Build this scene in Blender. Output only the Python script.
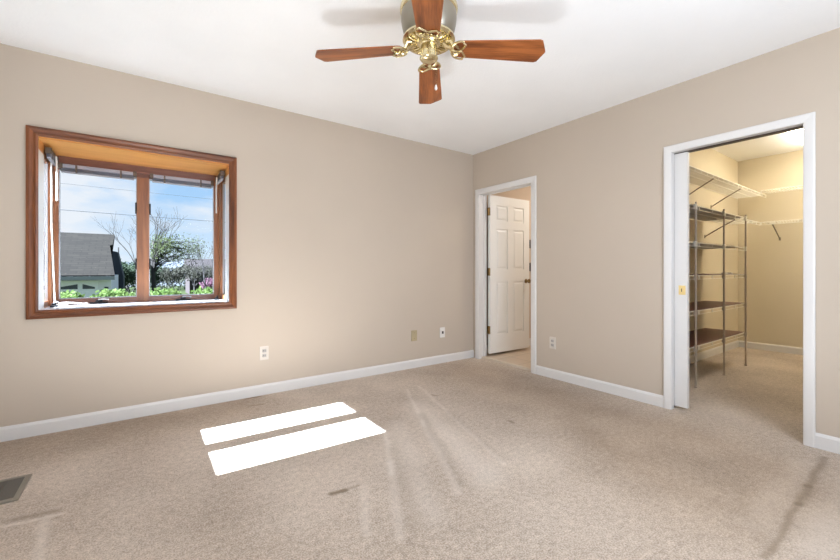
import bpy, bmesh, math, random
from mathutils import Vector, Matrix, noise

random.seed(7)
S = bpy.context.scene
for o in list(bpy.data.objects):
    bpy.data.objects.remove(o, do_unlink=True)
R = math.radians
pi = math.pi

# ------------------------------------------------------------------ camera
cam_d = bpy.data.cameras.new('camera')
cam = bpy.data.objects.new('camera', cam_d)
S.collection.objects.link(cam)
cam.location = (-3.2468, -3.4275, 1.0503)
cam.rotation_euler = (pi / 2, 0, -0.6222)
cam_d.sensor_width = 36.0
cam_d.lens = 387.38 / 840 * 36
cam_d.shift_y = -0.01176
cam_d.clip_start = 0.02
cam_d.clip_end = 2000
S.camera = cam

# ------------------------------------------------------------------ exposure
vs = S.view_settings
vs.view_transform = 'Standard'
vs.look = 'None'
vs.gamma = 1
vs.use_curve_mapping = False
vs.exposure = 0.13

# ------------------------------------------------------------------ sky
W = bpy.data.worlds.new('sky')
S.world = W
W.use_nodes = True
wn = W.node_tree.nodes
wl = W.node_tree.links
wn.clear()
w_out = wn.new('ShaderNodeOutputWorld')
w_bg = wn.new('ShaderNodeBackground')
w_tc = wn.new('ShaderNodeTexCoord')
w_sep = wn.new('ShaderNodeSeparateXYZ')
w_ramp = wn.new('ShaderNodeValToRGB')
w_map = wn.new('ShaderNodeMapping')
w_noise = wn.new('ShaderNodeTexNoise')
w_cr = wn.new('ShaderNodeValToRGB')
w_mix = wn.new('ShaderNodeMixRGB')
wl.new(w_tc.outputs['Generated'], w_sep.inputs[0])
wl.new(w_sep.outputs['Z'], w_ramp.inputs[0])
e = w_ramp.color_ramp.elements
e[0].position = 0.0
e[0].color = (0.72, 0.86, 0.98, 1)
e[1].position = 0.45
e[1].color = (0.26, 0.50, 0.90, 1)
x_ = e.new(0.16)
x_.color = (0.40, 0.65, 0.96, 1)
w_map.inputs['Scale'].default_value = (1.6, 1.6, 4.0)
w_map.inputs['Location'].default_value = (0.35, 0.1, 0.25)
wl.new(w_tc.outputs['Generated'], w_map.inputs[0])
wl.new(w_map.outputs[0], w_noise.inputs['Vector'])
w_noise.inputs['Scale'].default_value = 3.0
w_noise.inputs['Detail'].default_value = 6
w_noise.inputs['Roughness'].default_value = 0.55
w_dot = wn.new('ShaderNodeVectorMath')
w_dot.operation = 'DOT_PRODUCT'
w_nrm = wn.new('ShaderNodeVectorMath')
w_nrm.operation = 'NORMALIZE'
wl.new(w_tc.outputs['Generated'], w_nrm.inputs[0])
wl.new(w_nrm.outputs[0], w_dot.inputs[0])
w_dot.inputs[1].default_value = (-0.105, 0.9865, 0.126)
w_mr = wn.new('ShaderNodeMapRange')
w_mr.interpolation_type = 'SMOOTHSTEP'
w_mr.inputs['From Min'].default_value = 0.989
w_mr.inputs['From Max'].default_value = 0.9995
w_mr.inputs['To Max'].default_value = 0.15
wl.new(w_dot.outputs['Value'], w_mr.inputs['Value'])
w_add = wn.new('ShaderNodeMath')
w_add.operation = 'ADD'
wl.new(w_noise.outputs['Fac'], w_add.inputs[0])
wl.new(w_mr.outputs[0], w_add.inputs[1])
wl.new(w_add.outputs[0], w_cr.inputs[0])
w_cr.color_ramp.elements[0].position = 0.46
w_cr.color_ramp.elements[0].color = (0, 0, 0, 1)
w_cr.color_ramp.elements[1].position = 0.68
w_cr.color_ramp.elements[1].color = (0.9, 0.9, 0.9, 1)
w_mix.inputs[2].default_value = (0.86, 0.90, 0.95, 1)
wl.new(w_cr.outputs[0], w_mix.inputs[0])
wl.new(w_ramp.outputs[0], w_mix.inputs[1])
wl.new(w_mix.outputs[0], w_bg.inputs['Color'])
w_bg.inputs['Strength'].default_value = 0.93
wl.new(w_bg.outputs[0], w_out.inputs[0])

# ------------------------------------------------------------------ sun and added lamps
sd = bpy.data.lights.new('sun', 'SUN')
sun = bpy.data.objects.new('sun', sd)
S.collection.objects.link(sun)
sd.energy = 72
sd.angle = R(0.53)
sd.color = (0.85, 0.97, 1.13)
SUN_EL = R(40)
sdir = Vector((math.cos(SUN_EL), -0.04 * math.cos(SUN_EL), -math.sin(SUN_EL)))
sun.rotation_euler = sdir.to_track_quat('-Z', 'Y').to_euler()

def area_light(name, loc, direction, sx, sy, power, col):
    d = bpy.data.lights.new(name, 'AREA')
    d.shape = 'RECTANGLE'
    d.size = sx
    d.size_y = sy
    d.energy = power
    d.color = col
    o = bpy.data.objects.new(name, d)
    S.collection.objects.link(o)
    o.location = loc
    o.rotation_euler = Vector(direction).to_track_quat('-Z', 'Y').to_euler()
    return o

# lamps added out of view to light the rooms
# unseen spot added low near the camera, casts the fan's shadow on the ceiling
fd = bpy.data.lights.new('added_bounce_spot', 'SPOT')
fl = bpy.data.objects.new('added_bounce_spot', fd)
S.collection.objects.link(fl)
fl.location = (-3.15, -2.45, 0.15)
fl.rotation_euler = Vector((0.15, 0.15, 1)).to_track_quat('-Z', 'Y').to_euler()
fd.energy = 70
fd.shadow_soft_size = 0.13
fd.spot_size = R(176)
fd.spot_blend = 0.25
fd.color = (0.90, 0.97, 1.04)
area_light('added_rear_fill', (-1.9, -4.22, 1.45), (0, 1, 0.0), 1.9, 1.2, 56, (0.85, 0.95, 1.10))  # added fill lamp standing in for window daylight behind the camera
area_light('added_bathroom_fill', (1.25, -0.95, 2.38), (0, 0, -1), 0.4, 0.4, 17, (1.0, 0.94, 0.86))  # unseen lamp added to brighten the bathroom and its open door

# ================================================================== helpers
COL = S.collection

class MB:
    """collects shapes and links them as one mesh object"""
    def __init__(self):
        self.bm = bmesh.new()

    def box(self, x0, x1, y0, y1, z0, z1, bev=0.0):
        bm = self.bm
        vs_ = [bm.verts.new((x, y, z)) for z in (z0, z1) for y in (y0, y1) for x in (x0, x1)]
        fs = [(0, 2, 3, 1), (4, 5, 7, 6), (0, 1, 5, 4), (2, 6, 7, 3), (0, 4, 6, 2), (1, 3, 7, 5)]
        faces = [bm.faces.new([vs_[i] for i in f]) for f in fs]
        if bev > 0:
            es = list({ed for f in faces for ed in f.edges})
            bmesh.ops.bevel(bm, geom=es, offset=bev, segments=2, profile=0.5, affect='EDGES')
        return self

    def poly_prism(self, pts, vec):
        """closed polygon (3D points) extruded along vec"""
        bm = self.bm
        a = [bm.verts.new(p) for p in pts]
        v = Vector(vec)
        b = [bm.verts.new(Vector(p) + v) for p in pts]
        n = len(pts)
        bm.faces.new(a[::-1])
        bm.faces.new(b)
        for i in range(n):
            bm.faces.new((a[i], a[(i + 1) % n], b[(i + 1) % n], b[i]))
        return self

    def tube(self, pts, r, seg=6, caps=True):
        bm = self.bm
        pts = [Vector(p) for p in pts]
        n = len(pts)
        rs = r if isinstance(r, (list, tuple)) else [r] * n
        rings = []
        prev = None
        for i, p in enumerate(pts):
            if i == 0:
                t = pts[1] - pts[0]
            elif i == n - 1:
                t = pts[-1] - pts[-2]
            else:
                t = (pts[i + 1] - pts[i]).normalized() + (pts[i] - pts[i - 1]).normalized()
            if t.length < 1e-9:
                t = Vector((0, 0, 1))
            t.normalize()
            if prev is None:
                u = t.orthogonal().normalized()
            else:
                u = prev - t * prev.dot(t)
                u = u.normalized() if u.length > 1e-6 else t.orthogonal().normalized()
            prev = u
            w = t.cross(u)
            rings.append([bm.verts.new(p + (u * math.cos(2 * pi * k / seg) + w * math.sin(2 * pi * k / seg)) * rs[i]) for k in range(seg)])
        for a, b in zip(rings, rings[1:]):
            for k in range(seg):
                bm.faces.new((a[k], a[(k + 1) % seg], b[(k + 1) % seg], b[k]))
        if caps:
            bm.faces.new(rings[0][::-1])
            bm.faces.new(rings[-1])
        return self

    def lathe(self, prof, seg=32, c=(0, 0, 0), ax='z'):
        """profile list of (radius, height)"""
        bm = self.bm
        def pt(r, h, k):
            a = 2 * pi * k / seg
            if ax == 'z':
                return (c[0] + r * math.cos(a), c[1] + r * math.sin(a), c[2] + h)
            if ax == 'y':
                return (c[0] + r * math.cos(a), c[1] + h, c[2] - r * math.sin(a))
            return (c[0] + h, c[1] + r * math.cos(a), c[2] + r * math.sin(a))
        rings = []
        for r, h in prof:
            if r < 1e-6:
                rings.append([bm.verts.new(pt(0, h, 0))])
            else:
                rings.append([bm.verts.new(pt(r, h, k)) for k in range(seg)])
        for a, b in zip(rings, rings[1:]):
            for k in range(seg):
                k2 = (k + 1) % seg
                if len(a) == 1 and len(b) == 1:
                    continue
                if len(a) == 1:
                    bm.faces.new((a[0], b[k2], b[k]))
                elif len(b) == 1:
                    bm.faces.new((a[k], a[k2], b[0]))
                else:
                    bm.faces.new((a[k], a[k2], b[k2], b[k]))
        if len(rings[0]) > 1:
            bm.faces.new(rings[0][::-1])
        if len(rings[-1]) > 1:
            bm.faces.new(rings[-1])
        return self

    def sweep(self, rect, prof, plane, base, closed=True):
        """mitred moulding round rect (u0,u1,v0,v1); prof = (outward, height) points.
        plane 'xz': u=x, v=z, height towards -y from base ; 'yz': u=y, v=z, height towards -x from base"""
        bm = self.bm
        u0, u1, v0, v1 = rect
        def P(u, v, h):
            return (u, base - h, v) if plane == 'xz' else (base - h, u, v)
        rows = []
        for o, h in prof:
            if closed:
                c = [(u0 - o, v0 - o), (u0 - o, v1 + o), (u1 + o, v1 + o), (u1 + o, v0 - o)]
            else:
                c = [(u0 - o, v0), (u0 - o, v1 + o), (u1 + o, v1 + o), (u1 + o, v0)]
            rows.append([bm.verts.new(P(u, v, h)) for u, v in c])
        m = len(rows)
        rng = range(4) if closed else range(3)
        for i in range(m):
            a, b = rows[i], rows[(i + 1) % m]
            for k in rng:
                k2 = (k + 1) % 4
                bm.faces.new((a[k], a[k2], b[k2], b[k]))
        if not closed:
            bm.faces.new([r[0] for r in rows])
            bm.faces.new([r[3] for r in rows][::-1])
        return self

    def quad(self, a, b, c, d):
        bm = self.bm
        bm.faces.new([bm.verts.new(p) for p in (a, b, c, d)])
        return self

    def build(self, name, mat, parent=None, smooth=False, loc=None, fix=True):
        if fix:
            bmesh.ops.recalc_face_normals(self.bm, faces=self.bm.faces[:])
        me = bpy.data.meshes.new(name)
        self.bm.to_mesh(me)
        self.bm.free()
        if mat:
            me.materials.append(mat)
        if smooth:
            for p in me.polygons:
                p.use_smooth = True
        o = bpy.data.objects.new(name, me)
        COL.objects.link(o)
        if parent is not None:
            o.parent = parent
        if loc:
            o.location = loc
        if smooth:
            md = o.modifiers.new('edges', 'EDGE_SPLIT')
            md.split_angle = R(40)
        return o


def tag(o, label=None, cat=None, group=None, kind=None):
    if label:
        o['label'] = label
    if cat:
        o['category'] = cat
    if group:
        o['group'] = group
    if kind:
        o['kind'] = kind
    return o


def thing(name, label, cat, loc=(0, 0, 0), rz=0.0, group=None, kind=None):
    o = bpy.data.objects.new(name, None)
    o.empty_display_size = 0.1
    COL.objects.link(o)
    o.location = loc
    o.rotation_euler = (0, 0, rz)
    return tag(o, label, cat, group, kind)


def copy_tree(o, parent=None):
    c = o.copy()
    COL.objects.link(c)
    c.parent = parent
    for ch in list(o.children):
        copy_tree(ch, c)
    return c


def struct(o, label, cat):
    return tag(o, label, cat, None, 'structure')


# ------------------------------------------------------------------ materials
def mat_new(name):
    m = bpy.data.materials.new(name)
    m.use_nodes = True
    n = m.node_tree.nodes
    return m, n, m.node_tree.links, n['Principled BSDF']


def plain(name, col, rough=0.5, metal=0.0, bump=0.0, bscale=200.0, var=0.0, vscale=3.0, emis=None, spec=0.5):
    m, n, l, b = mat_new(name)
    b.inputs['Base Color'].default_value = (*col, 1)
    b.inputs['Roughness'].default_value = rough
    b.inputs['Metallic'].default_value = metal
    b.inputs['Specular IOR Level'].default_value = spec
    tc = n.new('ShaderNodeTexCoord')
    nz = n.new('ShaderNodeTexNoise')
    nz.inputs['Scale'].default_value = vscale
    nz.inputs['Detail'].default_value = 4
    l.new(tc.outputs['Object'], nz.inputs['Vector'])
    v = max(var, 0.02)
    cr = n.new('ShaderNodeValToRGB')
    cr.color_ramp.elements[0].position = 0.3
    cr.color_ramp.elements[1].position = 0.7
    cr.color_ramp.elements[0].color = (*[c * (1 - v) for c in col], 1)
    cr.color_ramp.elements[1].color = (*[min(1, c * (1 + v)) for c in col], 1)
    l.new(nz.outputs['Fac'], cr.inputs[0])
    l.new(cr.outputs[0], b.inputs['Base Color'])
    if bump > 0:
        n2 = n.new('ShaderNodeTexNoise')
        n2.inputs['Scale'].default_value = bscale
        n2.inputs['Detail'].default_value = 3
        bp = n.new('ShaderNodeBump')
        bp.inputs['Strength'].default_value = bump
        bp.inputs['Distance'].default_value = 0.004
        l.new(tc.outputs['Object'], n2.inputs['Vector'])
        l.new(n2.outputs['Fac'], bp.inputs['Height'])
        l.new(bp.outputs[0], b.inputs['Normal'])
    if emis:
        b.inputs['Emission Color'].default_value = (*emis[0], 1)
        b.inputs['Emission Strength'].default_value = emis[1]
    return m


def wood(name, dark, light, axis, rough=0.35, freq=14.0, stretch=0.07):
    m, n, l, b = mat_new(name)
    tc = n.new('ShaderNodeTexCoord')
    mp = n.new('ShaderNodeMapping')
    sc = [1.0, 1.0, 1.0]
    sc['xyz'.index(axis)] = stretch
    mp.inputs['Scale'].default_value = sc
    l.new(tc.outputs['Object'], mp.inputs[0])
    nz = n.new('ShaderNodeTexNoise')
    nz.inputs['Scale'].default_value = freq
    nz.inputs['Detail'].default_value = 6
    nz.inputs['Distortion'].default_value = 1.2
    l.new(mp.outputs[0], nz.inputs['Vector'])
    n2 = n.new('ShaderNodeTexNoise')
    n2.inputs['Scale'].default_value = freq * 9
    n2.inputs['Detail'].default_value = 3
    l.new(mp.outputs[0], n2.inputs['Vector'])
    mx = n.new('ShaderNodeMath')
    mx.operation = 'MULTIPLY_ADD'
    mx.inputs[1].default_value = 0.35
    l.new(n2.outputs['Fac'], mx.inputs[0])
    l.new(nz.outputs['Fac'], mx.inputs[2])
    cr = n.new('ShaderNodeValToRGB')
    cr.color_ramp.elements[0].position = 0.5
    cr.color_ramp.elements[1].position = 0.85
    cr.color_ramp.elements[0].color = (*dark, 1)
    cr.color_ramp.elements[1].color = (*light, 1)
    l.new(mx.outputs[0], cr.inputs[0])
    l.new(cr.outputs[0], b.inputs['Base Color'])
    b.inputs['Roughness'].default_value = rough
    return m


def glass_mat(name, tint=(1, 1, 1), gloss=0.05):
    m, n, l, b = mat_new(name)
    n.remove(b)
    out = n['Material Output']
    t = n.new('ShaderNodeBsdfTransparent')
    t.inputs[0].default_value = (*tint, 1)
    g = n.new('ShaderNodeBsdfGlossy')
    g.inputs['Roughness'].default_value = 0.02
    mx = n.new('ShaderNodeMixShader')
    lw = n.new('ShaderNodeLayerWeight')
    lw.inputs['Blend'].default_value = 0.25
    mm = n.new('ShaderNodeMath')
    mm.operation = 'MULTIPLY'
    mm.inputs[1].default_value = gloss * 4
    l.new(lw.outputs['Facing'], mm.inputs[0])
    l.new(mm.outputs[0], mx.inputs[0])
    l.new(t.outputs[0], mx.inputs[1])
    l.new(g.outputs[0], mx.inputs[2])
    l.new(mx.outputs[0], out.inputs[0])
    return m


def leaf_mat(name, c1, c2, scale=6.0):
    m, n, l, b = mat_new(name)
    tc = n.new('ShaderNodeTexCoord')
    nz = n.new('ShaderNodeTexNoise')
    nz.inputs['Scale'].default_value = scale
    nz.inputs['Detail'].default_value = 4
    l.new(tc.outputs['Object'], nz.inputs['Vector'])
    cr = n.new('ShaderNodeValToRGB')
    cr.color_ramp.elements[0].position = 0.35
    cr.color_ramp.elements[1].position = 0.65
    cr.color_ramp.elements[0].color = (*c1, 1)
    cr.color_ramp.elements[1].color = (*c2, 1)
    l.new(nz.outputs['Fac'], cr.inputs[0])
    l.new(cr.outputs[0], b.inputs['Base Color'])
    b.inputs['Roughness'].default_value = 0.75
    b.inputs['Specular IOR Level'].default_value = 0.1
    tr = n.new('ShaderNodeBsdfTranslucent')
    l.new(cr.outputs[0], tr.inputs[0])
    mx = n.new('ShaderNodeMixShader')
    mx.inputs[0].default_value = 0.4
    l.new(b.outputs[0], mx.inputs[1])
    l.new(tr.outputs[0], mx.inputs[2])
    l.new(mx.outputs[0], n['Material Output'].inputs[0])
    return m


def wall_mat(name, col):
    """painted drywall: faint broad tone change and orange-peel texture"""
    return plain(name, col, 0.8, bump=0.12, bscale=160, var=0.03, vscale=1.1, spec=0.2)


M = {}
M['wall'] = wall_mat('beige_paint', (0.54, 0.458, 0.372))
M['wall_closet'] = wall_mat('closet_cream_paint', (0.69, 0.605, 0.45))
M['wall_bath'] = wall_mat('bathroom_tan_paint', (0.62, 0.50, 0.39))
M['ceiling'] = plain('white_textured_ceiling', (0.92, 0.92, 0.915), 0.9, bump=0.35, bscale=70, var=0.015, vscale=2, spec=0.1)
M['trim'] = plain('white_semigloss_trim', (0.72, 0.697, 0.672), 0.35, var=0.015)
M['door'] = plain('white_door_paint', (0.8, 0.785, 0.74), 0.4, var=0.015)
M['casing_h'] = wood('reddish_stained_wood_across', (0.075, 0.022, 0.009), (0.22, 0.072, 0.026), 'x')
M['casing_v'] = wood('reddish_stained_wood_upright', (0.08, 0.025, 0.01), (0.27, 0.088, 0.03), 'z')
M['frame'] = wood('golden_window_wood', (0.19, 0.068, 0.028), (0.33, 0.13, 0.05), 'z', freq=18)
M['frame_h'] = wood('golden_window_wood_across', (0.16, 0.062, 0.042), (0.26, 0.11, 0.07), 'x', freq=18)
M['headboard'] = wood('honey_pine_board', (0.6, 0.24, 0.06), (0.76, 0.37, 0.11), 'x', freq=5, stretch=0.12)
M['sill'] = plain('washed_out_sill_wood', (0.78, 0.77, 0.76), 0.4, var=0.03)  # pale colour paints in wood washed out by strong light
M['blade'] = wood('cherry_fan_blade', (0.13, 0.034, 0.009), (0.4, 0.125, 0.034), 'x', rough=0.3, freq=16, stretch=0.09)
M['brass'] = plain('polished_brass', (0.8, 0.7, 0.44), 0.2, 1.0, var=0.05)
M['satin_brass'] = plain('satin_brass', (0.85, 0.66, 0.30), 0.45, 0.5)
M['dark_brass'] = plain('antique_brass', (0.30, 0.21, 0.10), 0.35, 1.0, var=0.1)
M['pewter'] = plain('brushed_pewter', (0.32, 0.29, 0.235), 0.38, 0.85, var=0.05)
M['black'] = plain('black_metal', (0.02, 0.02, 0.022), 0.4, 0.4)
M['dark_bronze'] = plain('dark_bronze_plate', (0.07, 0.05, 0.04), 0.4, 0.3)
M['white_plastic'] = plain('white_plastic', (0.76, 0.73, 0.69), 0.4)
M['ivory_plastic'] = plain('ivory_plastic', (0.66, 0.60, 0.53), 0.4)
M['grey_slot'] = plain('grey_receptacle', (0.45, 0.42, 0.39), 0.5)
M['tan_plate'] = plain('almond_plate', (0.44, 0.36, 0.22), 0.4)
M['vent'] = plain('grey_vent_metal', (0.27, 0.245, 0.2), 0.45, 0.3, var=0.08)
M['louvre'] = plain('dark_grey_louvre', (0.12, 0.105, 0.085), 0.5, 0.2)
M['vent_dark'] = plain('dark_vent_throat', (0.035, 0.03, 0.025), 0.8)
M['blind'] = plain('slate_blind_slats', (0.22, 0.23, 0.28), 0.4, var=0.05)
M['blind_rail'] = plain('pale_blind_rail', (0.33, 0.33, 0.38), 0.35)
M['blind_bracket'] = plain('brown_blind_bracket', (0.10, 0.075, 0.055), 0.4)
M['spacer'] = plain('grey_glass_spacer', (0.46, 0.47, 0.50), 0.4, 0.2)
M['glass'] = glass_mat('window_glass', gloss=0.018)
M['wire'] = plain('white_vinyl_wire', (0.80, 0.76, 0.66), 0.4)
M['pole'] = plain('dull_shelf_pole', (0.5, 0.42, 0.35), 0.4, 0.2)
M['brace'] = plain('grey_steel_brace', (0.30, 0.25, 0.19), 0.4, 0.4)
M['liner'] = plain('brown_shelf_liner', (0.15, 0.062, 0.048), 0.45, var=0.1)
M['lamp'] = plain('lit_lamp_diffuser', (0.9, 0.9, 0.85), 0.5, emis=((1.0, 0.92, 0.76), 14.5))
M['tile_thresh'] = plain('pale_threshold', (0.62, 0.53, 0.42), 0.4)

# carpet ------------------------------------------------------------
def carpet_mat():
    m, n, l, b = mat_new('beige_pile_carpet')
    tc = n.new('ShaderNodeTexCoord')
    OBJ = tc.outputs['Object']
    def noise_n(scale, det=4, rough=0.55):
        z = n.new('ShaderNodeTexNoise')
        z.inputs['Scale'].default_value = scale
        z.inputs['Detail'].default_value = det
        z.inputs['Roughness'].default_value = rough
        l.new(OBJ, z.inputs['Vector'])
        return z.outputs['Fac']
    def mathn(op, a, bv, clamp=False):
        z = n.new('ShaderNodeMath')
        z.operation = op
        z.use_clamp = clamp
        for i, v in enumerate((a, bv)):
            if isinstance(v, (int, float)):
                z.inputs[i].default_value = v
            else:
                l.new(v, z.inputs[i])
        return z.outputs[0]
    def vmath(op, a, bv=None):
        z = n.new('ShaderNodeVectorMath')
        z.operation = op
        for i, v in enumerate((a, bv)):
            if v is None:
                continue
            if isinstance(v, tuple):
                z.inputs[i].default_value = v
            else:
                l.new(v, z.inputs[i])
        return z
    # flatten + slight wobble so the marks are not ruler-straight
    wob = n.new('ShaderNodeTexNoise')
    wob.inputs['Scale'].default_value = 5
    wob.inputs['Detail'].default_value = 5
    l.new(OBJ, wob.inputs['Vector'])
    w1 = vmath('SUBTRACT', wob.outputs['Color'], (0.5, 0.5, 0.5))
    w2 = n.new('ShaderNodeVectorMath')
    w2.operation = 'SCALE'
    w2.inputs['Scale'].default_value = 0.05
    l.new(w1.outputs[0], w2.inputs[0])
    P = vmath('ADD', OBJ, w2.outputs[0])
    P = vmath('MULTIPLY', P.outputs[0], (1, 1, 0)).outputs[0]
    def seg(A, B, w):
        """1 at the segment, 0 at distance w"""
        A3 = (A[0], A[1], 0.0)
        ba = (B[0] - A[0], B[1] - A[1], 0.0)
        bb = ba[0] ** 2 + ba[1] ** 2
        pa = vmath('SUBTRACT', P, A3).outputs[0]
        d = vmath('DOT_PRODUCT', pa, ba).outputs['Value']
        t = mathn('MULTIPLY', d, 1.0 / bb, True)
        z = n.new('ShaderNodeVectorMath')
        z.operation = 'SCALE'
        z.inputs[0].default_value = ba
        l.new(t, z.inputs['Scale'])
        ln = vmath('SUBTRACT', pa, z.outputs[0]).outputs[0]
        ln = vmath('LENGTH', ln).outputs['Value']
        mr = n.new('ShaderNodeMapRange')
        mr.interpolation_type = 'SMOOTHSTEP'
        mr.inputs['From Min'].default_value = 0
        mr.inputs['From Max'].default_value = w
        mr.inputs['To Min'].default_value = 1
        mr.inputs['To Max'].default_value = 0
        l.new(ln, mr.inputs['Value'])
        return mr.outputs[0]
    def acc(items):
        s = None
        for A, B, w, k in items:
            v = mathn('MULTIPLY', seg(A, B, w), k)
            s = v if s is None else mathn('ADD', s, v)
        return s
    # vacuum tracks and brushed nap (lighter)
    light = acc([((-1.97, -1.27), (-2.20, -1.72), 0.030, 0.34),
                 ((-2.15, -1.62), (-2.43, -2.15), 0.042, 0.26),
                 ((-1.36, -0.60), (-1.70, -1.33), 0.026, 0.26),
                 ((-1.66, -1.25), (-2.03, -2.05), 0.040, 0.30),
                 ((-1.21, -0.57), (-1.65, -1.98), 0.030, 0.26),
                 ((-1.50, -0.95), (-1.82, -2.02), 0.16, 0.26),
                 ((-2.37, -1.73), (-2.52, -2.05), 0.035, 0.24),
                 ((-3.72, -1.14), (-3.53, -1.17), 0.018, 0.42),
                 ((-3.58, -1.19), (-3.55, -1.48), 0.035, 0.30),
                 ((-1.85, -1.20), (-2.25, -2.10), 0.13, 0.20),
                 ((-1.0, -3.2), (-1.7, -3.35), 0.34, 0.30),
                 ((-0.3, -2.93), (-1.2, -2.93), 0.09, 0.20),
                 ((-0.3, -3.09), (-1.2, -3.10), 0.09, 0.20)])
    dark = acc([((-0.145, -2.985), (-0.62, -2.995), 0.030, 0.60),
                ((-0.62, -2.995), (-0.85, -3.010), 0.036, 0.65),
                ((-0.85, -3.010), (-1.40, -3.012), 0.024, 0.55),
                ((-2.525, -1.712), (-2.46, -1.716), 0.026, 0.9),
                ((-2.47, -1.718), (-2.385, -1.712), 0.018, 0.45),
                ((-0.895, -2.80), (-1.31, -2.985), 0.05, 0.16),
                ((-2.56, -0.036), (-2.46, -0.04), 0.018, 1.2),
                ((-2.576, -0.224), (-2.483, -0.236), 0.020, 0.6),
                ((-1.166, -1.60), (-1.171, -1.635), 0.020, 0.7),
                ((-1.266, -0.839), (-1.248, -0.875), 0.020, 0.6),
                ((-3.7, -1.10), (-3.55, -1.13), 0.025, 0.45),
                ((-2.05, -1.50), (-2.33, -2.10), 0.10, 0.20),
                ((-1.60, -1.15), (-1.98, -2.00), 0.06, 0.22),
                ((-1.40, -1.20), (-1.62, -1.95), 0.04, 0.15)])
    base = n.new('ShaderNodeValToRGB')
    base.color_ramp.elements[0].position = 0.35
    base.color_ramp.elements[1].position = 0.65
    base.color_ramp.elements[0].color = (0.285, 0.222, 0.168, 1)
    base.color_ramp.elements[1].color = (0.76, 0.645, 0.535, 1)
    fine = noise_n(150, 3, 0.8)
    mid = noise_n(38, 4)
    big = noise_n(1.6, 3)
    f = mathn('ADD', mathn('MULTIPLY', fine, 0.75), mathn('MULTIPLY', mid, 0.25))
    f = mathn('ADD', f, mathn('MULTIPLY', big, 0.28))
    f = mathn('SUBTRACT', f, 0.14)
    l.new(f, base.inputs[0])
    mL = n.new('ShaderNodeMixRGB')
    mL.inputs[2].default_value = (0.83, 0.75, 0.67, 1)
    l.new(mathn('MINIMUM', light, 0.7), mL.inputs[0])
    l.new(base.outputs[0], mL.inputs[1])
    # trodden, browner carpet along the doorway path and under the window wall
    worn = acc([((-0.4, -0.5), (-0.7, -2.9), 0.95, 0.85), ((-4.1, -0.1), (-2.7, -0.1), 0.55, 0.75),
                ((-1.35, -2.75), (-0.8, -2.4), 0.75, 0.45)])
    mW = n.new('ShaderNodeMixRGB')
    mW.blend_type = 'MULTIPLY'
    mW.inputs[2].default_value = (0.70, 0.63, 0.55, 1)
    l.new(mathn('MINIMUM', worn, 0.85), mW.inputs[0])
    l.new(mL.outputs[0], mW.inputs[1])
    mD = n.new('ShaderNodeMixRGB')
    mD.inputs[2].default_value = (0.20, 0.145, 0.09, 1)
    l.new(mathn('MINIMUM', dark, 0.85), mD.inputs[0])
    l.new(mW.outputs[0], mD.inputs[1])
    l.new(mD.outputs[0], b.inputs['Base Color'])
    b.inputs['Roughness'].default_value = 0.95
    b.inputs['Specular IOR Level'].default_value = 0.05
    b.inputs['Sheen Weight'].default_value = 0.15
    h = mathn('ADD', mathn('MULTIPLY', fine, 0.6), mathn('MULTIPLY', mid, 0.5))
    h = mathn('SUBTRACT', h, mathn('MULTIPLY', dark, 0.8))
    bp = n.new('ShaderNodeBump')
    bp.inputs['Strength'].default_value = 0.35
    bp.inputs['Distance'].default_value = 0.012
    l.new(h, bp.inputs['Height'])
    l.new(bp.outputs[0], b.inputs['Normal'])
    return m

M['carpet'] = carpet_mat()

def tile_mat():
    m, n, l, b = mat_new('beige_floor_tile')
    tc = n.new('ShaderNodeTexCoord')
    mp = n.new('ShaderNodeMapping')
    mp.inputs['Scale'].default_value = (3.2, 3.2, 3.2)
    mp.inputs['Rotation'].default_value = (0, 0, 0)
    l.new(tc.outputs['Object'], mp.inputs[0])
    br = n.new('ShaderNodeTexBrick')
    br.offset = 0.0
    br.inputs['Scale'].default_value = 1.0
    br.inputs['Brick Width'].default_value = 1.0
    br.inputs['Row Height'].default_value = 1.0
    br.inputs['Mortar Size'].default_value = 0.02
    br.inputs['Color1'].default_value = (0.60, 0.48, 0.36, 1)
    br.inputs['Color2'].default_value = (0.56, 0.44, 0.33, 1)
    br.inputs['Mortar'].default_value = (0.42, 0.33, 0.24, 1)
    l.new(mp.outputs[0], br.inputs['Vector'])
    l.new(br.outputs['Color'], b.inputs['Base Color'])
    b.inputs['Roughness'].default_value = 0.35
    return m
M['tile'] = tile_mat()

def brickish(name, c1, c2, mortar, bw, rh, rough=0.9, ms=0.01, rot=(0, 0, 0)):
    m, n, l, b = mat_new(name)
    tc = n.new('ShaderNodeTexCoord')
    mp = n.new('ShaderNodeMapping')
    mp.inputs['Rotation'].default_value = rot
    l.new(tc.outputs['Object'], mp.inputs[0])
    br = n.new('ShaderNodeTexBrick')
    br.inputs['Scale'].default_value = 1.0
    br.inputs['Brick Width'].default_value = bw
    br.inputs['Row Height'].default_value = rh
    br.inputs['Mortar Size'].default_value = ms
    br.inputs['Color1'].default_value = (*c1, 1)
    br.inputs['Color2'].default_value = (*c2, 1)
    br.inputs['Mortar'].default_value = (*mortar, 1)
    l.new(mp.outputs[0], br.inputs['Vector'])
    l.new(br.outputs['Color'], b.inputs['Base Color'])
    b.inputs['Roughness'].default_value = rough
    b.inputs['Specular IOR Level'].default_value = 0.1
    return m

# ================================================================== room shell
XL, YB, H = -4.10, -4.30, 2.44       # left wall, rear wall, ceiling height
HC = 2.54                            # closet ceiling
CX1, CY0, CY1 = 3.40, -3.20, -1.65   # closet
WT = 0.112                           # wall thickness
OPW = (-3.80, -2.664, 0.78, 1.915)   # window hole in back wall
D1 = (-0.864, -0.115, 1.945)         # door clear opening (y0,y1,top)
D2 = (-2.876, -2.161, 1.936)         # closet clear opening
J = 0.018                            # jamb board thickness

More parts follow.
